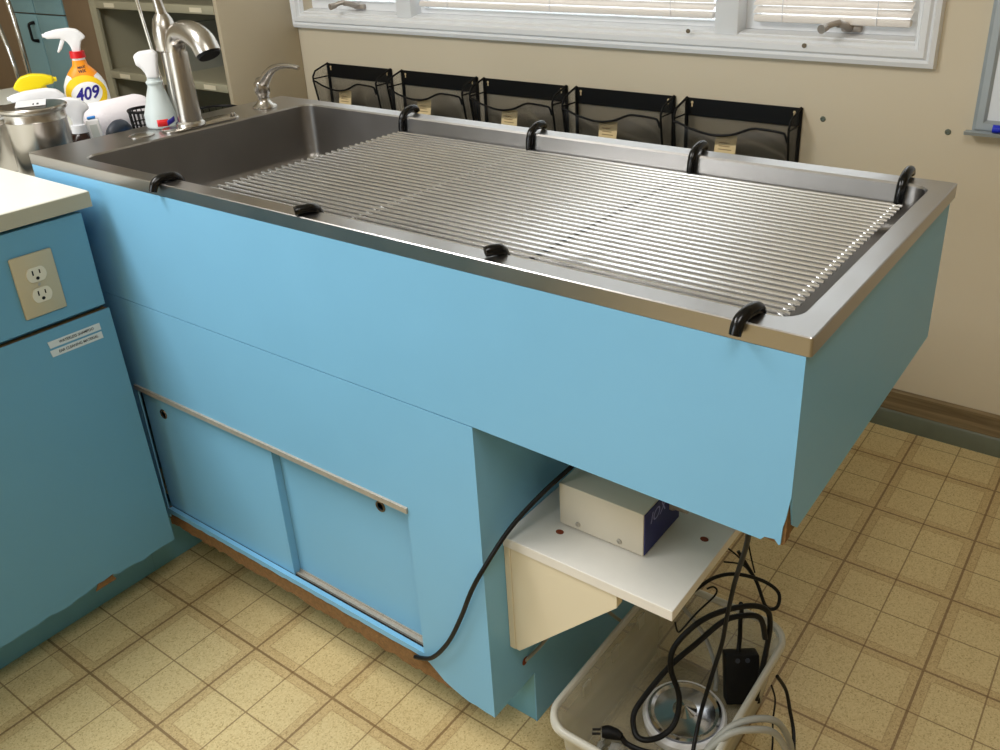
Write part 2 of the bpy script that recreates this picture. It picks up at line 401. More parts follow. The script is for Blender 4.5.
# ceiling lamps (outside the picture; the right one is added to brighten that side)
for x, lab in ((0.05, 'ceiling lamp above the front of the wash table'), (2.05, 'added unseen lamp right of the wash table, brightening that side')):
    t = thing('ceiling_or_added_lamp', (x, -1.10, ZC), lab, 'ceiling lamp')
    MB().box(x-.32, x+.32, -1.72, -.48, ZC-.07, ZC, .005).build('housing', M['white_trim'], t)
# wall anchors and little marks
for x, z, lab in ((1.2481, .8361, 'grey-green screw anchor in the wall right of the last file holder'), (1.5571, .8351, 'grey-green screw anchor in the wall below the whiteboard corner')):
    mt = Matrix.Translation((x, YW, z)) @ Matrix.Rotation(PI/2, 4, 'X')
    o = MB().lathe([(.0001, -.002), (.0065, -.002), (.0075, .001), (.0045, .0035), (.003, .001), (.0001, .001)], n=14, mtx=mt).build('wall_anchor', M['anchor'], origin=(x, YW, z))
    tag(o, lab, 'wall anchor')
# whiteboard
t = thing('whiteboard', (2.2, YW, .84), 'whiteboard in a grey metal frame on the wall at right', 'whiteboard')
x0, x1, z0, z1 = 1.612, 2.78, .846, 1.72
fr = MB(); pf = [(0, 0), (.0, .016), (.008, .02), (.022, .018), (.028, .010), (.028, 0)]
fr.loops([[(x0+d, YW-.0005-h, z0+d), (x1-d, YW-.0005-h, z0+d), (x1-d, YW-.0005-h, z1-d), (x0+d, YW-.0005-h, z1-d)] for d, h in pf], False, False)
fr.build('frame', M['alu'], t, ang=20)
MB().box(x0+.02, x1-.02, YW-.009, YW-.001, z0+.02, z1-.02).build('board', M['whiteboard'], t)
MB().prism([(YW-.021, .844), (YW-.021, .850), (YW-.040, .846), (YW-.043, .851), (YW-.045, .850), (YW-.042, .842)], 'x', x0-.012, x1).build('marker_tray', M['alu'], t)
mk = MB().tube([(1.659, YW-.031, .860), (1.672, YW-.031, .860)], .0095, 12).tube([(1.672, YW-.031, .860), (1.78, YW-.031, .860)], .008, 12).build('marker_pen', M['bmarker'], origin=(1.66, YW-.034, .85))
tag(mk, 'blue marker pen lying on the whiteboard tray', 'marker')

# ------------------------------------------------------------------ wall file holders
HX = [(-.648, -.307), (-.267, .0865), (.103, .4446), (.4667, .8177), (.8432, 1.1928)]
HL = ['leftmost black mesh file holder on the wall, nearest the beige metal shelf',
      'second black mesh file holder from the metal shelf, on the wall',
      'middle one of the five black mesh file holders on the wall',
      'black mesh file holder second from the right, left of the one nearest the wall anchor',
      'rightmost black mesh file holder on the wall, beside the wall anchor']
def file_holder(x0, x1, label):
    Z1, Z0 = .860, .630; yb = YW-.004
    t = thing('wall_file_holder', ((x0+x1)/2, yb, Z0), label, 'file holder', 'black mesh file holders under the window')
    w_ = x1-x0
    hdr = MB()
    hdr.box(x0+.012, x1-.004, yb-.002, yb+.001, Z1-.050, Z1, .0008, 1)
    hdr.build('header_plate', M['black'], t)
    for x in (x0+.03, x1-.02):
        kh = MB(); mt = Matrix.Translation((x, yb-.0035, Z1-.012)) @ Matrix.Rotation(PI/2, 4, 'X')
        kh.lathe([(.0001, 0), (.0038, 0), (.0038, .001), (.0001, .001)], n=12, mtx=mt); kh.box(x-.0017, x+.0017, yb-.0045, yb-.0035, Z1-.024, Z1-.012)
        kh.build('keyhole', M['card'], t)
    xl, xr = x0+.012, x1-.004; D = .078
    def side(f):     # front distance from wall by height
        z = Z0+(Z1-Z0)*f
        return z, D*min(1, (1.02-f)/.16)**.5*(.55+.45*f) if f < 1 else (z, 0)
    prof = []
    for i in range(13):
        f = i/12; z = Z0+(Z1-Z0)*f
        d = (.048+.032*f/.8) if f < .8 else .080*math.sqrt(max(0, 1-((f-.8)/.2)**2))
        prof.append((yb-d, z))
    wr = MB()
    for x in (xl, xr):
        wr.tube([(x, yb, Z0)]+[(x, y, z) for y, z in prof], .0034, 8)
        wr.tube([(x, yb, Z0), (x, yb, Z1)], .0055, 8)
        zt = Z0+(Z1-Z0)*.80
        wr.tube([(x, yb, zt), (x, yb-.080, zt)], .0026, 6)
    # scooped rim across the front
    fz = Z0+(Z1-Z0)*.765; fy = yb-.0805
    rim = [(xl, fy, fz), (xl+.04*w_, fy, fz), (xl+.16*w_, fy, fz-.014), (xl+.34*w_, fy, fz-.024), (xl+.5*w_, fy, fz-.018), (xl+.66*w_, fy, fz+.004), (xl+.76*w_, fy, fz+.006), (xl+.90*w_, fy, fz+.003), (xr-.008, fy, fz-.003), (xr-.001, fy, fz-.022)]
    wr.tube(rim, .0034, 8, smooth=5)
    wr.tube([(xl, yb-.048, Z0), (xr, yb-.048, Z0)], .0024, 8).tube([(xl, yb, Z0), (xr, yb, Z0)], .0024, 8)
    wr.build('wire_frame', M['black'], t)
    # cloth of wire mesh: back, front and the two ends
    def rimz(f):
        xs = [(p[0]-xl)/(xr-xl) for p in rim]; zs = [p[2] for p in rim]
        for a, b, za, zb in zip(xs, xs[1:], zs, zs[1:]):
            if a <= f <= b: return za+(zb-za)*(f-a)/(b-a+1e-9)
        return zs[-1]
    MB().quadgrid(lambda u, v: (xl+(xr-xl)*u, yb-.001, Z0+(Z1-.05-Z0)*v), 1, 1).build('back_mesh', M['mesh'], t, solid=.0006)
    MB().quadgrid(lambda u, v: (xl+(xr-xl)*u, yb-.048-.032*v, Z0+(rimz(u)-Z0)*v), 24, 4).build('front_mesh', M['mesh'], t, solid=.0006)
    MB().quadgrid(lambda u, v: (xl+(xr-xl)*u, yb-.048*v, Z0+.001), 1, 1).build('bottom_mesh', M['mesh'], t, solid=.0006)
    for x in (xl, xr):
        e = MB(); vs = [e.bm.verts.new((x, yb, Z0))]+[e.bm.verts.new((x, y, z)) for y, z in prof]; e.bm.faces.new(vs)
        e.build('end_mesh', M['mesh'], t, solid=.0006)
    cx = xl+.36*w_
    c = MB().prism([(cx, .0), (cx+.062, .0), (cx+.062, .062), (cx, .062)], 'y', 0, .001)
    ty = Matrix.Translation((0, yb-.0800, .7215)) @ Matrix.Rotation(math.radians(-10), 4, 'X')
    for v in c.bm.verts: v.co = ty @ v.co
    cd = c.build('label_card', M['card'], t)
    ln = MB()
    for k in range(3): ln.box(cx+.012, cx+.050-.006*k, -.0006, .0, .022+.009*k, .0245+.009*k)
    for v in ln.bm.verts: v.co = ty @ v.co
    ln.build('faint_writing', mat('faded print', (160, 132, 92), .8), cd)
for (a, b), l in zip(HX, HL): file_holder(a, b, l)

# ------------------------------------------------------------------ wash table cabinet
SCALE_GROUP = SCALED_TABLE
t = thing('wash_table', (L/2, W/2, 0), 'light blue laminate grooming wash table with an overhanging right end', 'wash table')
PX1 = L-.006
ZF = -.1333                                        # the floor before the table group is scaled about the camera
# upper skin with a chipped lower right corner
up = [(0.004, H1-.0), (LP, H1), (PX1-.034, H1-.009), (PX1-.029, H1-.003), (PX1-.016, H1-.001), (PX1-.010, H1-.008), (PX1-.008, H1-.006), (PX1-.007, H1+.020), (PX1-.004, H1+.036), (PX1-.002, H1+.055), (PX1, H1+.070), (PX1, H-.0252), (.004, H-.0252)]
MB().prism([(x, z) for x, z in up], 'y', 0, .003).build('front_panel', M['blue'], t, ang=20)
core = MB().prism([(.006, H1+.001), (LP, H1+.001), (PX1-.036, H1-.0065), (PX1-.006, H1-.0085), (PX1-.003, H1-.004), (PX1-.003, H-.0258), (.006, H-.0258)], 'y', .003, .018)
core.box(PX1-.020, PX1-.003, .0185, W-.010, H1+.001, H-.0258)
core.build('particle_board_core', M['chip'], t)
rp = [(.003, H1+.075), (.007, H1+.048), (.013, H1+.030), (.017, H1+.016), (.026, H1+.008), (.036, H1), (W-.006, H1), (W-.006, H-.0252), (.003, H-.0252)]
MB().prism(rp, 'x', PX1-.0025, PX1).build('end_panel', M['blue'], t, ang=20)
MB().box(.006, PX1-.021, W-.02, W-.006, H1+.001, H-.0258).build('back_panel', M['blue'], t)
MB().box(LP+.001, PX1-.021, .019, W-.021, H1+.002, H1+.016).build('underside_panel', M['blue'], t)
MB().box(.006, .0195, .0535, W-.021, ZF+.0005, H-.0258).build('left_end_panel', M['blue'], t)
# base: lower skin with the door opening and the broken bottom edge
OX0, OX1, OZ0, OZ1 = .206, 1.044, .066, .400
low = MB()
out_top = [(.004, H1-.0018), (LP, H1-.0018)]
bottom = [(1.205, -.0), (1.19, .001), (1.17, .004), (1.15, .003), (1.13, .008), (1.105, .016), (1.09, .022), (1.075, .034), (1.055, .048), (1.044, .052)]
# right piece
low.prism([(LP, H1-.0018), (LP, .0005)]+[(x, max(z, .001)) for x, z in bottom]+[(1.044, H1-.0018)], 'y', 0, .003)
low.prism([(OX0, OZ1), (1.044, OZ1), (1.044, H1-.0018), (OX0, H1-.0018)], 'y', 0, .003)
low.prism([(.004, .04), (OX0, .04), (OX0, H1-.0018), (.004, H1-.0018)], 'y', 0, .003)
bl = [(OX0, .050)]; random.seed(3)
xx = OX0
while xx < 1.02:
    xx += .016; bl.append((min(xx, 1.043), .0525+random.uniform(-.0015, .0015)))
bl += [(1.044, .052)]
low.prism(bl+[(1.044, OZ0), (OX0, OZ0)], 'y', 0, .003)
bmesh.ops.remove_doubles(low.bm, verts=low.bm.verts, dist=1e-5)
low.build('base_front_panel', M['blue'], t, ang=20)
ck = [(.195, .012)]; xx = .195; random.seed(11)
while xx < 1.10:
    xx += .012; ck.append((xx, max(.001, .016-(xx-.2)*.012+random.uniform(-.004, .004))))
ck += [(1.155, .0015), (1.155, .06), (.195, .06)]
MB().prism(ck, 'y', .0035, .017, 0).build('chipped_bottom_rail', M['chip'], t, ang=15)
MB().box(.02, LP-.0035, .1275, .140, ZF+.001, .0595).build('toe_board', M['toe'], t)
ps = [(.003, .0005), (.127, .0005), (.127, ZF+.0005), (W-.022, ZF+.0005), (W-.022, H1+.001), (.003, H1+.001)]
MB().prism(ps, 'x', LP-.003, LP).build('base_end_panel', M['blue'], t, ang=20)
MB().box(.02, LP-.018, W-.036, W-.022, ZF+.0005, H1).build('base_back_panel', M['blue'], t)
MB().box(.025, LP-.0185, .045, W-.04, .050, .0615).build('base_floor', M['cream'], t)
MB().box(LP-.018, LP-.004, .1415, W-.04, ZF+.0005, H1).box(LP-.018, LP-.004, .018, .127, .002, H1).build('side_core', M['chip'], t)
# tracks and doors
tr = MB().prism([(-.004, OZ1), (-.004, OZ1+.011), (.004, OZ1+.013), (.046, OZ1+.013), (.046, OZ1+.009), (.002, OZ1+.007), (-.001, OZ1)], 'x', OX0-.005, OX1+.002)
tr.build('top_track', M['alloy'], t)
MB().box(OX0+.001, OX1-.001, .0032, .0105, OZ0-.004, OZ0-.0005).build('sill_ledge', M['blue'], t)
MB().box(OX0+.001, OX1-.001, .0107, .0165, OZ0-.006, OZ0-.0035).build('track_groove', M['dark'], t)
bt = MB().prism([(.0168, OZ0-.005), (.0168, OZ0+.002), (.019, OZ0+.002), (.019, OZ0-.001), (.0275, OZ0-.001), (.0275, OZ0+.004), (.0295, OZ0+.004), (.0295, OZ0-.005)], 'x', OX0+.002, OX1-.001)
bt.build('bottom_track', M['alloy'], t)
d1 = MB().box(OX0-.008, .648, .0125, .0225, OZ0-.002, OZ1+.004, .0008, 1).build('sliding_door', M['blue'], t)
d2 = MB().box(.628, OX1-.0015, .030, .040, OZ0-.0005, OZ1+.004, .0008, 1).build('sliding_door', M['blue'], t)
MB().box(.6485, .6535, .0122, .0295, OZ0-.003, OZ1+.003).build('edge_strip', M['blue'], d1)
for x, z, y, d in ((.270, .347, .0125, d1), (.941, .353, .030, d2)):
    mt = Matrix.Translation((x, y, z)) @ Matrix.Rotation(PI/2, 4, 'X')
    f = MB().lathe([(.0001, -.001), (.0085, -.001), (.0085, .0018), (.0115, .0018), (.0125, .0), (.0125, -.0015), (.0001, -.0015)], n=20, mtx=mt).build('finger_pull', M['bronze'], d)
    MB().lathe([(.0001, .0), (.0082, .0), (.0082, -.0003), (.0001, -.0003)], n=16, mtx=mt).build('pull_recess', M['rust'], f)
# hole in the pedestal side for the drain tube
mt = Matrix.Translation((LP, .098, .058)) @ Matrix.Rotation(PI/2, 4, 'Y')
MB().lathe([(.0001, .0), (.008, .0), (.009, .0008), (.0001, .0008)], n=14, mtx=mt).build('drain_hole', M['rust'], t)

# ------------------------------------------------------------------ steel top with basin
t = thing('steel_sink_top', (L/2, W/2, H), 'stainless steel sink top with a long basin set on the blue table', 'sink')
BX0, BX1, BY0, BY1 = .150, 1.693, .038, .646
def fl(x, y): return .776+(x-BX0)/(BX1-BX0)*.062
def fd(k): return lambda x, y: fl(x, y)+k
k = 8
lp = [rrect(0, L, 0, W, .004, H-.0245, k), rrect(0, L, 0, W, .004, H-.0014, k), rrect(.0014, L-.0014, .0014, W-.0014, .003, H, k),
      rrect(BX0-.010, BX1+.010, BY0-.008, BY1+.008, .040, H-.0005, k), rrect(BX0-.003, BX1+.003, BY0-.003, BY1+.003, .034, H-.0005, k),
      rrect(BX0, BX1, BY0, BY1, .032, H-.004, k)]
mb = MB(); mb.loops(lp, False, False)
mb.loops([rrect(.0015, L-.0015, .0015, W-.0015, .003, H-.0242, k), rrect(0, L, 0, W, .004, H-.0245, k)], False, False)
bmesh.ops.remove_doubles(mb.bm, verts=mb.bm.verts, dist=1e-6)
mb.build('rim', M['steel'], t, ang=14)
lp = [rrect(BX0, BX1, BY0, BY1, .032, H-.004, k), rrect(BX0+.004, BX1-.004, BY0+.004, BY1-.004, .032, fd(.022), k),
      rrect(BX0+.007, BX1-.007, BY0+.007, BY1-.007, .032, fd(.009), k), rrect(BX0+.013, BX1-.013, BY0+.013, BY1-.013, .032, fd(.002), k), rrect(BX0+.024, BX1-.024, BY0+.024, BY1-.024, .03, fd(0), k)]
mb = MB(); mb.loops(lp, False, True)
bs = mb.build('basin', M['steel_basin'], t, ang=60)
MB().lathe([(.0001, .779), (.02, .779), (.04, .7815), (.045, .7805), (.045, .779)], c=(.27, .34, .0), n=24).build('drain', M['steel'], bs)
MB().lathe([(.0001, 0), (.026, 0), (.026, .002), (.019, .005), (.0001, .006)], c=(.087, .215, H), n=28, sy=1.1).build('deck_hole_cover', M['nickel'], t)

# ------------------------------------------------------------------ wash rack: 34 rods on 4 hooked bars
t = thing('wash_rack', (1.07, .34, .885), 'rack of many thin parallel steel rods lying in the basin, hooked over its rims', 'rack')
NR = 34; RY0, RY1 = .052, .632
for i in range(NR):
    y = RY0+(RY1-RY0)*i/(NR-1)
    r = .0034
    MB().tube([(.4845, y, .8853), (.4865, y, .8853), (1.653, y, .8853), (1.657, y, .8853)], [r*.7, r, r, r*.7], 8).build('rod', M['rod'], t)
for x in (.4835, .8605, 1.2480, 1.6440):
    MB().tube([(x, .046, .8765), (x, .638, .8765)], .0042, 8).build('support_bar', M['rubber'] if abs(x-1.248) < .01 else M['rod'], t)
    for s_ in (0, 1):
        yi, yo, d = (.050, .002, -1) if s_ == 0 else (.634, .688, 1)
        # rises from the bar, leans out over the rim, tip turned down
        k_ = (.4835, .8605, 1.2480, 1.6440).index(x); xf = x+(.003, .012, .014, .003)[k_]; xk = x+(.011, .012, .011, .005)[k_]
        if s_ == 0:
            if k_ == 1: tail_ = [(xf+.003, .028, .9280), (xf, .016, .9295), (xf-.005, .005, .9290), (xf-.008, .000, .9285)]
            elif k_ == 2: tail_ = [(xf+.001, .031, .9285), (xf-.002, .023, .9298), (xf-.006, .016, .9298), (xf-.009, .011, .9292)]
            else: tail_ = [(xf, .030, .928), (xf-.002, .016, .9295), (xf-.004, .003, .928), (xf-.006, -.007, .921), (xf-.007, -.0125, .908)]
            pts = [(xf, .0455, .886), (xf, .0448, .908), (xf, .040, .921)] + tail_
        else:
            pts = [(xk-.002, .6365, .877), (xk-.001, .6368, .896), (xk, .6385, .911), (xk, .6445, .9235), (xk, .656, .930), (xk, .672, .934), (xk, .687, .933), (xk, .6945, .925)]
        MB().tube(pts, [.0070, .0078, .0084]+[.0084]*(len(pts)-4)+[.0074], 12, smooth=3).build('rubber_hook', M['rubber'], t)

# ------------------------------------------------------------------ faucet
t = thing('faucet', (.11, .33, H), 'brushed nickel faucet with arched spout on the left end of the sink', 'faucet')
lpz = []
for r_, z in ((0, H+.0003), (0, H+.004), (.003, H+.006)):
    lpz.append(rrect(.083+r_, .143-r_, .255+r_, .455-r_, .0295-r_, z, 8))
MB().loops(lpz).build('base_plate', M['nickel'], t)
MB().lathe([(.0001, H+.006), (.006, H+.006), (.0065, H+.010), (.004, H+.0135), (.0001, H+.0135)], c=(.121, .440, 0), n=14).build('plate_knob', M['nickel'], t)
MB().lathe([(.0001, H+.006), (.034, H+.006), (.0325, H+.012), (.0275, H+.016), (.0265, H+.05), (.0245, H+.12), (.0240, H+.165), (.0235, H+.172), (.0001, H+.172)], c=(.113, .3275, 0), n=32).build('body', M['nickel'], t)
sp = [(.113, .3275, H+.165), (.113, .3275, H+.180), (.119, .3275, H+.198), (.136, .3270, H+.213), (.164, .326, H+.218), (.196, .325, H+.213), (.224, .324, H+.199), (.239, .3235, H+.175)]
MB().tube(sp, [.0215, .0215, .0215, .0220, .0245, .0275, .0285, .0280], 24, smooth=4).build('spout', M['nickel'], t, ang=60)
dirv = (Vector(sp[-1])-Vector(sp[-2])).normalized(); e0 = Vector(sp[-1])
MB().tube([e0-dirv*.001, e0+dirv*.006], [.0262, .024], 20).build('spray_face', M['black'], t)
# valve body and lever behind
MB().lathe([(.0001, H+.006), (.022, H+.006), (.021, H+.02), (.0195, H+.10), (.0195, H+.168), (.0265, H+.172), (.0280, H+.195), (.0265, H+.218), (.021, H+.240), (.012, H+.254), (.0001, H+.258)], c=(.068, .338, 0), n=28).build('valve_body', M['nickel'], t)
MB().tube([(.070, .338, H+.235), (.069, .336, H+.262), (.066, .332, H+.30), (.062, .328, H+.345)], [.0135, .0115, .0085, .007], 16, smooth=4).build('lever', M['nickel'], t)
# ------------------------------------------------------------------ soap dispenser
t = thing('soap_dispenser', (.0855, .5643, H), 'brushed nickel soap dispenser with a long curved spout, near the back wall', 'soap dispenser')
MB().lathe([(.0001, H+.0003), (.031, H+.0003), (.030, H+.004), (.021, H+.010), (.0155, H+.018), (.0145, H+.028), (.0175, H+.034), (.0190, H+.038), (.0190, H+.060), (.0165, H+.064), (.0001, H+.065)], c=(.0855, .5643, 0), n=26).build('pump_body', M['nickel'], t)
MB().tube([(.082, .5643, H+.060), (.098, .5643, H+.066), (.118, .5643, H+.084), (.143, .5643, H+.100), (.178, .5643, H+.109), (.215, .5643, H+.110), (.238, .5643, H+.107)], [.0155, .0145, .0120, .0095, .0072, .0058, .0050], 14, smooth=4).build('spout', M['nickel'], t)

# ------------------------------------------------------------------ left base cabinet, scaled about the camera at the end
SCALE_GROUP = SCALED_LEFT
# and its counter
XC = .385; YE = -.082
t = thing('base_cabinet', (-.1, -1.2, 0), 'blue base cabinet at left, below the white counter, with a power outlet', 'cabinet')
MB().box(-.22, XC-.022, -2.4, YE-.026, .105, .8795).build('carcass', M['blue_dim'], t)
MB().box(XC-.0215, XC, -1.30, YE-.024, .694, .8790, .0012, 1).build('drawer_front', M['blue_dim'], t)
rd = random.Random(5)
db = []; yy = YE-.010
while yy > -1.28:
    base = .112
    if -.275 < yy < -.235: base = .121
    db.append((yy, base+rd.uniform(-.003, .003))); yy -= rd.uniform(.008, .03)
dp = [(YE-.019, .684)]+db+[(-1.30, .112), (-1.30, .684)]
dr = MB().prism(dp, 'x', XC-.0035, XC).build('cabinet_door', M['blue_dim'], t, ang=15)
MB().box(XC-.0215, XC-.004, -1.29, YE-.021, .116, .683).build('door_core', M['chip'], dr)
MB().prism([(-.232, .103), (-.278, .1025), (-.268, .120), (-.250, .1235), (-.238, .117)], 'x', XC-.004, XC-.0025).build('chipped_spot', M['chip'], dr)
MB().box(-.20, .2638, -2.4, -.095, -.0305, .1045).box(.21, .2638, -.0945, .055, -.0305, .085).build('toe_kick', M['toe'], t)
# two embossed label strips
for zc, txt, wz in ((.6555, 'WATERLESS SHAMPOO', .5), (.6375, 'EAR CLEANING MATERIAL', .5)):
    y0, y1 = -.2290, -.1270
    ls = MB().prism([(y0+.002, zc-.0068), (y1, zc-.0075), (y1-.001, zc+.0066), (y0, zc+.0068)], 'x', XC+.0001, XC+.0008).build('label_strip', M['tape'], dr)
    ls['label'] = 'pale label tape reading ' + txt
    text_mb(txt, .0078, .0003, frame_mtx((XC+.0010, (y0+y1)/2+.003, zc), (0, 1, 0), (0, 0, 1)), bold=.0001, sx=.84).build('lettering', M['ink'], ls)
# counter
t = thing('countertop', (-.6, -1.2, .88), 'white laminate countertop over the blue cabinet at left, with a chipped edge', 'countertop')
MB().box(-1.7, XC+.004, -2.45, YE-.003, .8865, .9165, .0015, 1).build('top_surface', M['counter'], t)
MB().box(XC+.0042, XC+.0052, -2.45, YE-.003, .8865, .9145).build('edge_band', M['counter_edge'], t)
# outlet
yc, zc = -.2153, .776
t = thing('power_outlet', (XC, yc, zc), 'beige double power outlet on the drawer front of the blue cabinet', 'outlet')
tilt = 0
MB().box(XC+.0002, XC+.005, yc-.0385, yc+.0375, zc-.0585, zc+.0585, .003).build('cover_plate', M['ivory'], t)
for dz in (-.0195, .0195):
    pts = []
    for i in range(24):
        a = 2*PI*i/24; yv = .0175*math.cos(a); zv = max(-.0135, min(.0135, .0175*math.sin(a))); pts.append((yc+yv, zc+dz+zv))
    rc = MB().prism(pts, 'x', XC+.005, XC+.0068).build('receptacle', M['outlet'], t)
    s = MB().box(XC+.0068, XC+.0071, yc-.0075, yc-.0050, zc+dz-.0005, zc+dz+.0085).box(XC+.0068, XC+.0071, yc+.0050, yc+.0072, zc+dz+.0005, zc+dz+.0080)
    s.lathe([(.0001, 0), (.0032, 0), (.0032, .0003), (.0001, .0003)], n=12, mtx=Matrix.Translation((XC+.0068, yc, zc+dz-.0072)) @ Matrix.Rotation(PI/2, 4, 'Y'))
    s.build('slots', M['dark'], rc)
MB().lathe([(.0001, 0), (.003, 0), (.0025, .001), (.0001, .0013)], n=12, mtx=Matrix.Translation((XC+.005, yc, zc)) @ Matrix.Rotation(PI/2, 4, 'Y')).build('screw', M['alloy'], t)

# ------------------------------------------------------------------ counter behind, scaled with the table
SCALE_GROUP = SCALED_TABLE
#, left of the sink
CZ = .84
t = thing('countertop', (-.75, .27, CZ-.03), 'white countertop left of the sink, holding the bottles and canisters', 'countertop')
MB().box(-1.42, -.006, -.020, .66, CZ-.03, CZ, .002).build('top_surface', M['counter'], t)
t = thing('base_cabinet', (-.75, .27, 0), 'blue base cabinet under the countertop holding the bottles', 'cabinet')
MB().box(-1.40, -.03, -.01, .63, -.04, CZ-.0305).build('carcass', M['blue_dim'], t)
MB().box(-1.36, -.05, .05, .60, -.133, -.0405).build('plinth', M['toe'], t)

# ------------------------------------------------------------------ bracket shelf on the pedestal
SZ = .385
t = thing('bracket_shelf', (1.375, .24, SZ-.02), 'white shelf on a triangular bracket under the overhanging table end', 'shelf')
sb = MB().box(LP+.0005, 1.541, .0545, .43, SZ-.020, SZ, .0008, 1).build('shelf_board', M['melamine'], t)
for x, y in ((1.290, .118), (1.5065, .235)):
    MB().lathe([(.0001, 0), (.0075, 0), (.0075, .0006), (.0001, .0006)], c=(x, y, SZ), n=14, sy=.8).build('screw_hole', M['rust'], sb)
MB().box(LP+.0005, 1.226, .0565, .40, .130, SZ-.0205, .0006, 1).build('cleat', M['cream'], t)
MB().prism([(1.2265, SZ-.0205), (1.2265, .130), (1.234, .130), (1.440, .338), (1.440, SZ-.0205)], 'y', .0580, .076).build('bracket', M['cream'], t, ang=15)
# ------------------------------------------------------------------ control box
t = thing('control_box', (1.36, .24, SZ), 'small off-white metal control box with navy end standing on the white shelf', 'control box')
bx0, bx1, by0, by1, bz0, bz1 = 1.278, 1.4435, .136, .262, SZ+.0035, SZ+.088
MB().box(bx0, bx1, by0, by1, bz0, bz1, .002).build('housing', M['box'], t)
MB().box(bx0+.01, bx0+.025, by0+.01, by0+.025, SZ+.0001, bz0).box(bx1-.025, bx1-.01, by0+.01, by0+.025, SZ+.0001, bz0).box(bx0+.01, bx0+.025, by1-.025, by1-.01, SZ+.0001, bz0).box(bx1-.025, bx1-.01, by1-.025, by1-.01, SZ+.0001, bz0).build('rubber_feet', M['black'], t)
ep = MB().box(bx1+.0002, bx1+.0018, by0+.002, by1-.002, bz0+.002, bz1-.002).build('end_panel', M['navy'], t)
text_mb('IOX', .030, .0004, frame_mtx((bx1+.0021, by0+.045, bz1-.022), (0, 1, 0), (0, 0, 1)), bold=-.0002, shear=.3).build('logo', mat('silver print', (150, 150, 200), .4), ep)
for x in (bx0+.038, bx1-.045):
    MB().lathe([(.0001, 0), (.0052, 0), (.0045, .0018), (.002, .0026), (.0019, .0012), (.0001, .0012)], n=16, mtx=Matrix.Translation((x, by0, bz0+.012)) @ Matrix.Rotation(PI/2, 4, 'X')).build('screw', M['alloy'], t)
MB().tube([(bx1+.002, .232, bz0+.048), (bx1+.008, .232, bz0+.048)], .012, 6).tube([(bx1+.008, .232, bz0+.048), (bx1+.032, .232, bz0+.048)], .0085, 14).build('connector', M['alloy'], t)

# ------------------------------------------------------------------ cords at the table
c = MB().tube([(1.022, -.0045, .048), (1.075, -.012, .082), (1.125, -.014, .150), (1.163, -.013, .230), (1.192, -.013, .302), (1.217, -.004, .358), (1.240, .045, .420), (1.268, .105, .468), (1.300, .175, .510), (1.33, .27, .56), (1.35, .33, .631)], .0043, 10, smooth=5).build('black_cord', M['cable'], origin=(1.02, -.005, .05))
tag(c, 'black cord curving from the door track up behind the control box', 'cord')
SCALE_GROUP = None
c = MB().tube([(1.6858, -.051, .6975), (1.672, -.004, .62), (1.619, .100, .45), (1.596, .136, .34), (1.587, .145, .27), (1.576, .140, .20), (1.569, .120, .13), (1.575, .085, .09), (1.585, .05, .065)], .0037, 10, smooth=5).build('hanging_cord', M['cable'], origin=(1.686, -.051, .69))
tag(c, 'black cord hanging straight down from under the table end into the bin', 'cord')
c = MB().tube([(1.2835, .011, .1745), (1.292, .04, .185), (1.302, .08, .205), (1.318, .12, .222), (1.335, .17, .20), (1.345, .25, .10), (1.335, .35, .01)], .0032, 8, smooth=5).build('drain_tube', M['grey_hose'], origin=(1.2835, .011, .1745))
tag(c, 'thin pale tube coming out of a hole low in the blue pedestal', 'tube')

# ------------------------------------------------------------------ storage bin (not scaled)
SCALE_GROUP = None
# and its contents
t = thing('storage_bin', (1.503, .145, 0), 'clear milky plastic storage bin full of cords on the floor', 'storage bin')
X0, X1, Y0, Y1, RZ = 1.368, 1.638, -.066, .350, .162
def bl(d, z, r): return rrect(X0+d, X1-d, Y0+d, Y1-d, r, z, 8)
shell = [bl(.034, .002, .03), bl(.028, .006, .034), bl(.018, .09, .04), bl(.012, RZ-.016, .044), bl(.009, RZ-.014, .044), bl(.007, RZ-.002, .046)]
mb = MB(); mb.loops(shell, True, False)
mb.build('tub', M['bin'], t, ang=60, solid=.0016)
rim = [bl(.009, RZ-.010, .044), bl(.008, RZ-.001, .044), bl(.004, RZ+.001, .047), bl(-.001, RZ-.001, .05), bl(-.002, RZ-.012, .051), bl(.0, RZ-.013, .05)]
MB().loops(rim+[rim[0]], False, False).build('rolled_rim', M['bin_rim'], t, ang=70)
for y in (.05, .145, .24):
    MB().prism([(y-.012, RZ-.014), (y+.012, RZ-.014), (y+.010, .12), (y-.010, .12)], 'x', X0+.0148, X0+.0185).build('side_rib', M['bin'], t)
t = thing('round_dish', (1.512, .178, .004), 'round shiny steel dish in a pale ring, lying in the storage bin', 'dish')
MB().lathe([(.0001, .004), (.066, .004), (.073, .012), (.076, .030), (.072, .036), (.068, .036), (.0675, .032), (.0001, .032)], c=(1.512, .178, 0), n=44).build('pale_ring', M['white_pl'], t)
MB().lathe([(.0001, .0325), (.066, .0325), (.066, .039), (.061, .041), (.055, .038), (.022, .043), (.0001, .052)], c=(1.512, .178, 0), n=48).build('steel_disc', M['tin'], t, ang=12)
t = thing('power_adapter', (1.590, .245, .03), 'black rectangular power adapter block leaning in the storage bin', 'adapter')
mtx = Matrix.Translation((1.577, .272, .078)) @ Matrix.Rotation(math.radians(36), 4, 'Z') @ Matrix.Rotation(math.radians(-22), 4, 'X')
MB().box(-.031, .031, -.016, .016, -.046, .046, .003, mtx=mtx).build('brick', M['black'], t)
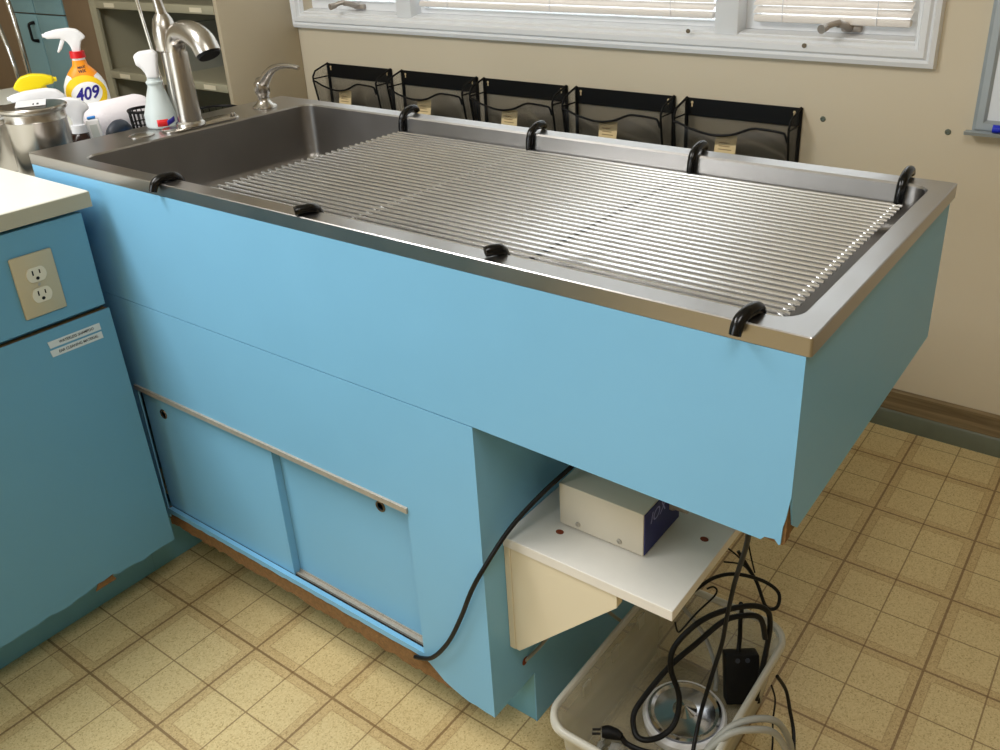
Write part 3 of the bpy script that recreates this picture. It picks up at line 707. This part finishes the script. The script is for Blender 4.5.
for dx_ in (-.009, .009):
    MB().lathe([(.0001, 0), (.0045, 0), (.0045, .0008), (.0001, .0008)], n=12, mtx=mtx @ Matrix.Translation((dx_, -.016, .036)) @ Matrix.Rotation(PI/2, 4, 'X')).build('screw', M['slate'], t)
tp = mtx @ Vector((-.004, 0, .046))
MB().tube([tp, tp+Vector((-.004, .012, .025)), (1.558, .296, .185), (1.562, .288, .215), (1.566, .271, .245)], .0042, 8, smooth=4).build('cable_tail', M['cable'], t)
t = thing('coiled_power_cord', (1.46, .05, .08), 'thick black power cord with its plug, looped high out of the bin', 'cord')
lpp = [(1.619, .240, .075), (1.619, .255, .12), (1.620, .270, .18), (1.618, .280, .22), (1.611, .276, .25), (1.589, .255, .265), (1.554, .216, .265), (1.525, .181, .25), (1.500, .151, .21), (1.500, .139, .17), (1.520, .135, .12), (1.526, .112, .085), (1.516, .087, .070), (1.496, .064, .068), (1.477, .061, .072), (1.458, .086, .080), (1.462, .112, .10), (1.488, .158, .15), (1.520, .197, .19), (1.555, .222, .238), (1.583, .242, .250), (1.606, .262, .240), (1.618, .262, .20)]
MB().tube(lpp, .0050, 10, smooth=6).build('cable', M['cable'], t)
t = thing('power_plug_cord', (1.46, .045, .06), 'black plug on a short cord lying across the bin in front of the round dish', 'plug')
MB().tube([(1.425, .0345, .070), (1.434, .040, .070), (1.447, .0445, .069), (1.458, .0455, .068)], [.009, .0115, .010, .0062], 12, smooth=3).tube([(1.413, .022, .070), (1.425, .030, .070)], .002, 6).tube([(1.409, .030, .070), (1.421, .038, .070)], .002, 6).build('plug', M['black'], t)
MB().tube([(1.458, .0455, .068), (1.47, .046, .058), (1.50, .052, .055), (1.53, .068, .054), (1.56, .09, .052), (1.585, .10, .045), (1.592, .07, .04)], .0048, 10, smooth=5).build('cable', M['cable'], t)
c = MB().tube([(1.480, .262, .238), (1.500, .300, .250), (1.530, .329, .252), (1.572, .352, .240), (1.602, .358, .222), (1.606, .345, .200), (1.588, .338, .198), (1.560, .352, .235), (1.522, .352, .285)], .0034, 8, smooth=6).build('signal_cable', M['cable'], origin=(1.48, .262, .238))
tag(c, 'black cable arching over the back edge of the bin, behind the big loop', 'cable')
t = thing('wire_bundle', (1.55, .37, .26), 'frayed thin black wires sticking up behind the bin', 'wires')
for pts in ([(1.540, .375, .225), (1.522, .362, .262), (1.502, .345, .290)], [(1.545, .372, .225), (1.532, .352, .258), (1.505, .330, .268)], [(1.548, .376, .23), (1.540, .368, .275), (1.528, .372, .315)]):
    MB().tube(pts, .0017, 6, smooth=5).build('wire', M['cable'], t)
c = MB().tube([(1.482, .314, .205), (1.492, .319, .211), (1.500, .319, .206), (1.494, .316, .188), (1.474, .292, .160), (1.455, .272, .125), (1.447, .270, .118), (1.438, .276, .132)], .0019, 6, smooth=5).build('thin_wire', M['cable'], origin=(1.482, .314, .205))
tag(c, 'single bent thin black wire beside the corner of the white shelf', 'wire')
c = MB().tube([(1.430, .322, .13), (1.477, .312, .10), (1.507, .298, .07), (1.530, .270, .052), (1.540, .245, .045)], .0042, 10, smooth=5).build('grey_tube', M['grey_hose'], origin=(1.43, .322, .13))
tag(c, 'translucent grey tube running down inside the bin beside the black adapter', 'tube')
t = thing('grey_hose', (1.66, .1, .17), 'thick grey double hose arching over the right rim of the bin', 'hose')
MB().tube([(1.601, .050, .10), (1.617, .062, .145), (1.638, .085, .174), (1.665, .112, .181), (1.690, .142, .162), (1.704, .172, .10), (1.706, .190, .04), (1.70, .17, .0075)], .0056, 12, smooth=6).build('tube_strand', M['grey_hose'], t)
MB().tube([(1.595, .035, .09), (1.612, .048, .135), (1.640, .070, .172), (1.668, .095, .176), (1.694, .125, .155), (1.712, .150, .09), (1.716, .160, .03), (1.712, .14, .0075)], .0056, 12, smooth=6).build('tube_strand', M['grey_hose'], t)
c = MB().tube([(1.648, .255, .135), (1.660, .275, .09), (1.672, .272, .05), (1.688, .255, .02), (1.705, .21, .005), (1.72, .15, .005)], .0034, 8, smooth=5).build('floor_cable', M['cable'], origin=(1.648, .255, .135))
tag(c, 'black cable hanging down outside the right wall of the bin', 'cable')
c = MB().tube([(1.646, .235, .13), (1.652, .245, .09), (1.655, .235, .05), (1.665, .215, .02), (1.672, .19, .004)], .0018, 6, smooth=5).build('thin_floor_wire', M['cable'], origin=(1.646, .235, .13))
tag(c, 'thin black wire against the outside of the bin, left of the thicker cable', 'wire')
random.seed(4)
bg_ = MB()
RC = [[random.uniform(-1, 1) for _ in range(3)] for _ in range(16*6)]
def bagf(u, v):
    a = u*2*PI; q = RC[(round(u*16) % 16)*6+round(v*5)]
    r = .026+.010*math.sin(3*a)*v
    return (1.437+r*math.cos(a)*(1-.35*v)+.005*q[0], .040+1.3*r*math.sin(a)*(1-.35*v)+.005*q[1], .012+.036*v+.008*q[2])
bg_.quadgrid(bagf, 16, 5)
o = bg_.build('plastic_bag', M['bag'], origin=(1.437, .04, .008), ang=5, solid=.0004); tag(o, 'crumpled clear plastic bag at the left corner of the bin', 'bag')

# ------------------------------------------------------------------ sprayer heads, scaled with the table
SCALE_GROUP = SCALED_TABLE
# and bottles
def sprayer(mb_root, mhead, z0, mcollar=None, s=1.0, rc=.014, long=1.0):
    """head with its nozzle to local -x, standing at z0 on a neck at local origin"""
    hp = [(-.072*long, .048), (-.074*long, .066), (-.045*long, .074), (-.010, .077), (.015, .071), (.030, .056), (.036, .044), (.020, .034), (.013, .012), (.012, 0), (-.012, 0), (-.014, .020), (-.022, .036), (-.040, .047)]
    MB().prism([(x*s, z0+z*s) for x, z in hp], 'y', -.012*s, .012*s, .005*s, seg=3).build('spray_head', mhead, mb_root, ang=50)
    tp_ = [(-.022, .048), (-.036, .048), (-.044, .030), (-.056, .006), (-.052, .002), (-.040, .014), (-.030, .032)]
    MB().prism([(x*s, z0+z*s) for x, z in tp_], 'y', -.006*s, .006*s, .0025*s).build('trigger', mhead, mb_root, ang=50)
    MB().lathe([(.0001, 0), (.0065*s, 0), (.0055*s, .008*s), (.0001, .008*s)], n=12, mtx=Matrix.Translation((-.072*s*long, 0, z0+.058*s)) @ Matrix.Rotation(-PI/2, 4, 'Y')).build('nozzle', mhead, mb_root)
    MB().lathe([(.0001, z0-.017*s), (rc*1.06, z0-.017*s), (rc*1.0, z0+.004*s), (.0001, z0+.004*s)], n=24).build('collar', mcollar or mhead, mb_root)
def oval(prof, n=36):     # prof (z, half width, half depth)
    return [[(a*math.copysign(abs(math.cos(2*PI*i/n))**.85, math.cos(2*PI*i/n)), b*math.copysign(abs(math.sin(2*PI*i/n))**.85, math.sin(2*PI*i/n)), z) for i in range(n)] for z, a, b in prof]
# the yellow-and-orange cleaner bottle
t = thing('spray_bottle', (0, 0, 0), 'yellow and orange cleaner spray bottle marked 409 with white trigger head', 'spray bottle')
pr9 = [(.0, .048, .026), (.004, .053, .030), (.02, .056, .032), (.09, .0565, .032), (.12, .053, .031), (.137, .046, .028), (.152, .036, .024), (.164, .026, .019), (.172, .019, .016), (.186, .0165, .0155), (.198, .0155, .0155)]
def w9(z):
    for (z0, a0, b0), (z1, a1, b1) in zip(pr9, pr9[1:]):
        if z0 <= z <= z1:
            f = (z-z0)/(z1-z0); return a0+(a1-a0)*f, b0+(b1-b0)*f
    return pr9[-1][1:]
MB().loops(oval(pr9)).build('bottle_body', M['white_pl'], t, ang=50)
def warp9(p, d=.0):       # p.x, p.z on the front face -> onto the curved body
    a, b = w9(p.z); a += .0004; b += .0004+d
    s_ = min(.98, abs(p.x)/a); y = -b*(1-s_**(2/.85))**(.85/2)
    return Vector((p.x, y+p.y, p.z))
def patch(pts_fn, m, d, name, parent, nr=10, na=36, ang=60):
    mb = MB(); rings = []
    for r in range(nr+1):
        f = r/nr
        ring = []
        for i in range(na):
            x, z = pts_fn(2*PI*i/na, max(f, .001)); ring.append(warp9(Vector((x, 0, z)), d))
        rings.append(ring)
    mb.loops(rings, True, False); return mb.build(name, m, parent, ang=ang)
prl = [(z, a*.955+.0003 if z < .15 else a+.0004, b+.0004) for z, a, b in pr9 if .015 <= z <= .187]
MB().loops(oval([(z, a, b) for z, a, b in prl]), True, True).build('orange_label', M['orange'], t, ang=50)
patch(lambda a, f: (.0515*f*math.cos(a), .098+.050*f*math.sin(a)), M['label_yel'], .0006, 'yellow_oval', t)
patch(lambda a, f: (.0395*f*math.cos(a)+.001, .098+.032*f*math.sin(a)+.12*(.0395*f*math.cos(a))), M['white_pl'], .0010, 'white_oval', t)
mt = frame_mtx((.0005, 0, .082), (1, 0, .10), (0, 0, 1))
def flatm(ox, oz, slope=.12):
    return Matrix(((1, 0, 0, ox), (0, 0, 1, 0), (slope, 1, 0, oz), (0, 0, 0, 1)))
text_mb('409', .046, .0006, flatm(.001, .098), bold=.0011, shear=.22, sx=.86, warp=lambda p: warp9(p, .0015)).build('brand_numerals', M['navy_ink'], t, ang=60)
text_mb('MULTI-SURFACE', .0125, .0004, flatm(.003, .052, .1), bold=.0003, sx=.92, warp=lambda p: warp9(p, .0012)).build('label_writing', M['navy_ink'], t)
text_mb('MAX', .009, .0004, flatm(.002, .168, .1), bold=.0002, warp=lambda p: warp9(p, .0010)).build('small_writing', M['ink'], t)
text_mb('WX', .011, .0004, flatm(.002, .158, .1), bold=.0003, warp=lambda p: warp9(p, .0010)).build('small_writing', M['ink'], t)
sprayer(t, M['white_pl'], .206, M['red'], .84, .0185, 1.1)
t.location = (-.485, .412, CZ); t.rotation_euler = (0, 0, math.radians(60))
# yellow sprayer
t = thing('spray_bottle', (0, 0, 0), 'dark blue bottle with a yellow trigger head at far left of the counter', 'spray bottle')
MB().loops(oval([(0, .030, .02), (.004, .034, .023), (.05, .034, .023), (.075, .022, .018), (.088, .012, .012)])).build('bottle_body', M['dkblue'], t, ang=50)
sprayer(t, M['yellow'], .088, M['yellow'], 1.05, .014, .8)
t.location = (-.50, .27, CZ+.0); t.rotation_euler = (0, 0, math.radians(60+180))
# two white sprayers on brown bottles
for (x, y, zz, ang, lab) in ((-.235, .195, .090, 62, 'white trigger sprayer head on a brown bottle, behind the other brown bottle'), (-.152, .200, .074, 60, 'white trigger sprayer head on a brown bottle, right beside the steel canister')):
    t = thing('spray_bottle', (0, 0, 0), lab, 'spray bottle')
    MB().lathe([(.0001, 0), (.030, 0), (.033, .004), (.033, .040), (.029, .052), (.019, .064), (.015, zz-.004), (.0001, zz-.004)], n=28).build('bottle_body', M['amber'], t)
    sprayer(t, M['white_pl'], zz+.008, M['white_pl'], .90, .018, 1.35)
    t.location = (x, y, CZ); t.rotation_euler = (0, 0, math.radians(ang))
# milky bottle on the sink deck
t = thing('spray_bottle', (0, 0, 0), 'small milky spray bottle with pale pink-white head beside the faucet', 'spray bottle')
MB().lathe([(.0001, 0), (.034, 0), (.037, .004), (.037, .030), (.033, .042), (.027, .060), (.021, .080), (.0165, .092), (.0165, .098), (.0185, .100), (.0185, .104), (.015, .107), (.014, .112), (.0001, .112)], n=32).build('bottle_body', M['milky'], t)
mlt = Matrix.Translation((0, 0, 0))
hp = [(-.030, .030), (-.032, .052), (-.022, .060), (.010, .063), (.020, .054), (.016, .030), (.013, .008), (.013, 0), (-.013, 0), (-.013, .010), (-.022, .026)]
MB().prism([(x, .112+z) for x, z in hp], 'y', -.013, .013, .005, seg=3).build('spray_head', M['white_pl'], t, ang=50)
lb = MB()
def arcpatch(mb, a0, a1, z0, z1, r, sl=0):
    n = 8; mb.quadgrid(lambda u, v: (r*math.cos(a0+(a1-a0)*u), r*math.sin(a0+(a1-a0)*u), z0+(z1-z0)*v+sl*u), n, 1)
arcpatch(lb, math.radians(-100), math.radians(-62), .006, .022, .0374); lb.build('red_mark', M['red'], t, solid=.0003)
lb = MB(); arcpatch(lb, math.radians(-66), math.radians(-35), .006, .018, .0377, .008); lb.build('blue_mark', M['navy_ink'], t, solid=.0003)
t.location = (.043, .300, H+.0006); t.rotation_euler = (0, 0, math.radians(50))
# steel canisters
def canister(x, y, r, h, lab, paper=True):
    t = thing('steel_canister', (x, y, CZ), lab, 'canister')
    MB().lathe([(.0001, CZ), (r*.93, CZ), (r*.97, CZ+.004), (r*.97, CZ+h*.80), (r*.99, CZ+h*.82), (r*.97, CZ+h*.84), (r*.97, CZ+h-.012), (.0001, CZ+h-.012)], c=(x, y, 0), n=48).build('canister_body', M['nickel'], t)
    MB().lathe([(.0001, CZ+h-.0115), (r*1.0, CZ+h-.0115), (r*1.08, CZ+h-.006), (r*1.08, CZ+h-.001), (r*1.03, CZ+h+.002), (r*.6, CZ+h+.004), (.0001, CZ+h+.0045)], c=(x, y, 0), n=48).build('lid', M['tin'] if not paper else M['nickel'], t)
    if paper:
        a = math.radians(62); R_ = Matrix.Translation((x-.005, y+.0, CZ+h+.0052)) @ Matrix.Rotation(a, 4, 'Z')
        n = MB().box(-.030, .030, -.045, .040, 0, .0006, mtx=R_).build('paper_label', M['white_pl'], t)
        MB().box(.012, .016, -.030, -.010, .0006, .001, mtx=R_).box(.004, .007, -.030, -.012, .0006, .001, mtx=R_).build('handwriting', M['ink'], n)
canister(-.082, .074, .064, .160, 'large steel canister with a paper label on its lid, touching the sink corner')
canister(-.250, .060, .062, .135, 'smaller steel canister cut by the left picture edge', False)
# paper roll lying
t = thing('paper_towel_roll', (-.235, .33, CZ), 'white paper towel roll lying on the counter in front of the yellow cleaner bottle', 'paper roll')
RM = Matrix.Translation((-.200, .250, CZ+.062)) @ Matrix.Rotation(math.radians(8), 4, 'Z') @ Matrix.Rotation(-PI/2, 4, 'X')
MB().lathe([(.008, .0), (.040, .0), (.052, .006), (.056, .018), (.056, .150), (.052, .163), (.040, .170), (.008, .170), (.008, .0)], n=36, mtx=RM, cap=False).build('paper_sheets', M['paper'], t, ang=50)
MB().lathe([(.0079, .001), (.0079, .169), (.0065, .169), (.0065, .001), (.0079, .001)], n=24, mtx=RM, cap=False).build('cardboard_core', M['card'], t)
# small white device with a blue tip
t = thing('plastic_applicator', (-.055, .155, CZ), 'small flat white plastic applicator with a blue tip leaning at the sink edge', 'applicator')
AM = Matrix.Translation((-.050, .190, CZ)) @ Matrix.Rotation(math.radians(58), 4, 'Z') @ Matrix.Rotation(math.radians(-4), 4, 'Y')
MB().box(-.014, .014, -.007, .007, .001, .112, .004, 3, mtx=AM).build('handle', M['white_pl'], t)
MB().box(-.008, .008, -.0078, -.0069, .070, .100, mtx=AM).build('inset', M['tape'], t)
MB().box(-.009, .009, -.006, .006, .1125, .118, .002, mtx=AM).build('blue_tip', M['blue_pl'], t)
# dark grooming brush and blue cloth
t = thing('grooming_brush', (-.07, .235, CZ), 'dark grey round-backed grooming brush behind the white applicator', 'brush')
MB().tube([(-.055, .215, CZ+.050), (-.06, .228, CZ+.070), (-.065, .245, CZ+.079), (-.07, .262, CZ+.078), (-.075, .280, CZ+.060)], [.010, .014, .016, .015, .011], 14, smooth=4).build('brush_back', M['slate'], t)
MB().box(-.085, -.040, .215, .290, CZ+.001, CZ+.062, .006).build('blue_pad', M['blue_pl'], t)
# black wire baskets
def basket(x, y, r, h, lab, z=CZ):
    t = thing('wire_basket', (x, y, z), lab, 'basket')
    m_ = MB()
    for zz in (0, .33, .66): m_.tube([(x+r*(.85+.15*zz)*math.cos(a*PI/12), y+r*(.85+.15*zz)*math.sin(a*PI/12), z+.003+h*zz) for a in range(24)], .0016, 6, closed=True)
    for k_ in range(20):
        a = k_*2*PI/20; m_.tube([(x+r*.85*math.cos(a), y+r*.85*math.sin(a), z+.003), (x+r*math.cos(a), y+r*math.sin(a), z+h)], .0014, 6)
    for k_ in (-2, -1, 0, 1, 2): d = r*.85*k_/2.6; q = math.sqrt(max(0, (r*.85)**2-d*d)); m_.tube([(x-q, y+d, z+.003), (x+q, y+d, z+.003)], .0014, 6)
    m_.build('wire_body', M['black'], t)
    MB().tube([(x+r*math.cos(a*PI/12), y+r*math.sin(a*PI/12), z+h) for a in range(24)], .0036, 8, closed=True).build('basket_rim', M['black'], t)
basket(-.095, .342, .038, .100, 'small round black wire basket between paper roll and milky bottle')
basket(-.10, .545, .058, .060, 'black wire basket behind the faucet, before the metal shelf')
# pale rod standing behind the faucet
t = thing('standing_rod', (-.05, .415, CZ), 'thin pale metal rod standing upright behind the faucet', 'rod')
MB().tube([(.0, .3625, CZ+.008), (.0, .300, 1.46)], .0034, 10).build('rod_shaft', M['chrome'], t)
MB().lathe([(.0001, CZ), (.022, CZ), (.021, CZ+.005), (.012, CZ+.009), (.0001, CZ+.009)], c=(-.03, .3625, 0), n=24).build('foot', M['slate'], t)

# ------------------------------------------------------------------ beige metal shelf (not scaled)
SCALE_GROUP = None
# unit
t = thing('metal_shelf_unit', (-1.18, 1.25, 0), 'beige metal shelf unit against the back wall, left of the window', 'shelf unit')
sx0, sx1, sy0, sy1, sh = -1.60, -.778, 1.085, YW-.002, 1.95
MB().box(sx1-.02, sx1, sy0, sy1, 0, sh, .002).build('side_panel', M['beige_side'], t)
MB().box(sx0, sx0+.02, sy0, sy1, 0, sh, .002).build('side_panel', M['olive'], t)
MB().box(sx0+.0205, sx1-.0205, sy1-.012, sy1, 0.02, sh).build('back_panel', M['olive_shaded'], t)
MB().box(sx0+.0205, sx0+.045, sy0+.001, sy0+.012, .02, sh).build('front_post', M['olive'], t)
for z in (.04, .30, 0.575, .822, 1.090, 1.34, 1.55, 1.93):
    s = MB().box(sx0+.0205, sx1-.0205, sy0+.013, sy1-.0125, z-.006, z).box(sx0+.046, sx1-.0205, sy0-.002, sy0+.0125, z-.030, z, .003)
    o = s.build('shelf_board', M['olive'], t)
    if z in (.822, 1.090):
        for x in (-1.45, -.90): MB().box(x-.035, x+.035, sy0-.0035, sy0-.0021, z-.024, z-.008).build('label_holder', M['cream'], o)
g = MB().prism([(1.16, .8125), (1.36, .8125), (1.40, .90), (1.36, 1.0), (1.20, 1.0), (1.14, .92)], 'x', -1.22, -1.19).build('file_divider', M['greyboard'], origin=(-1.2, 1.25, .8125))
tag(g, 'grey cardboard divider standing on the metal shelf behind the faucet', 'divider')
# ------------------------------------------------------------------ teal locker cabinet far left
t = thing('tall_cabinet', (-2.05, 1.25, 0), 'tall teal-doored cabinet with brown wooden sides at the far left', 'cabinet')
MB().box(-2.27, -1.815, 1.108, YW-.002, 0, 2.2).build('carcass', M['brown'], t)
MB().box(-1.8145, -1.605, 1.095, YW-.002, 0, 2.2, .002).build('side_filler', M['brown'], t)
MB().box(-2.95, -2.2705, 1.095, YW-.002, 0, 2.2, .002).build('side_filler', M['brown'], t)
for (a, b) in ((-2.266, -2.052), (-2.046, -1.819)):
    for (z0, z1) in ((.12, 1.018), (1.024, 2.15)):
        d = MB().box(a, b, 1.09, 1.1075, z0, z1, .002).build('cabinet_door', M['teal'], t)
        if z0 < 1 and a < -2.2:
            MB().tube([(-2.078, 1.089, .985), (-2.083, 1.068, .980), (-2.083, 1.066, .955), (-2.083, 1.066, .935), (-2.083, 1.068, .915), (-2.078, 1.089, .910)], [.008, .006, .0055, .0055, .006, .008], 8, smooth=3).build('door_handle', M['black'], d)
# chrome rail
t = thing('chrome_rail', (-1.67, .80, 0), 'bent chrome tube rail standing at the far left behind the bottles', 'rail')
MB().tube([(-1.62, .80, 0), (-1.62, .80, .5), (-1.62, .80, .95), (-1.63, .80, 1.09), (-1.65, .80, 1.125), (-1.70, .80, 1.135), (-1.80, .80, 1.135), (-1.93, .80, 1.135)], .009, 12, smooth=4).build('upper_tube', M['chrome'], t)
MB().tube([(-1.71, .80, 0), (-1.71, .80, .5), (-1.72, .80, .85), (-1.755, .80, 1.0), (-1.80, .80, 1.12)], .008, 12, smooth=4).build('lower_tube', M['chrome'], t)

# ------------------------------------------------------------------ scaling about the camera
# The table group and the left cabinet group are drawn above larger and farther off; here each group
# is scaled down about the camera position, changing its size and depth, meshes and object positions together.
def scale_about_camera(roots, scale, off):
    off = Vector(off); done = set()
    def kids(o):
        for c_ in o.children: yield c_; yield from kids(c_)
    for r in roots:
        r.location = r.location*scale+off
        for o in [r]+list(kids(r)):
            if o is not r: o.location = o.location*scale
            if o.type == 'MESH' and o.data.name not in done:
                done.add(o.data.name)
                for v in o.data.vertices: v.co *= scale
scale_about_camera(SCALED_TABLE, .911, (.17808, -.07840, .12149))  # offset keeps the camera position as the fixed point
scale_about_camera(SCALED_LEFT, .978, (.04402, -.01938, .03003))
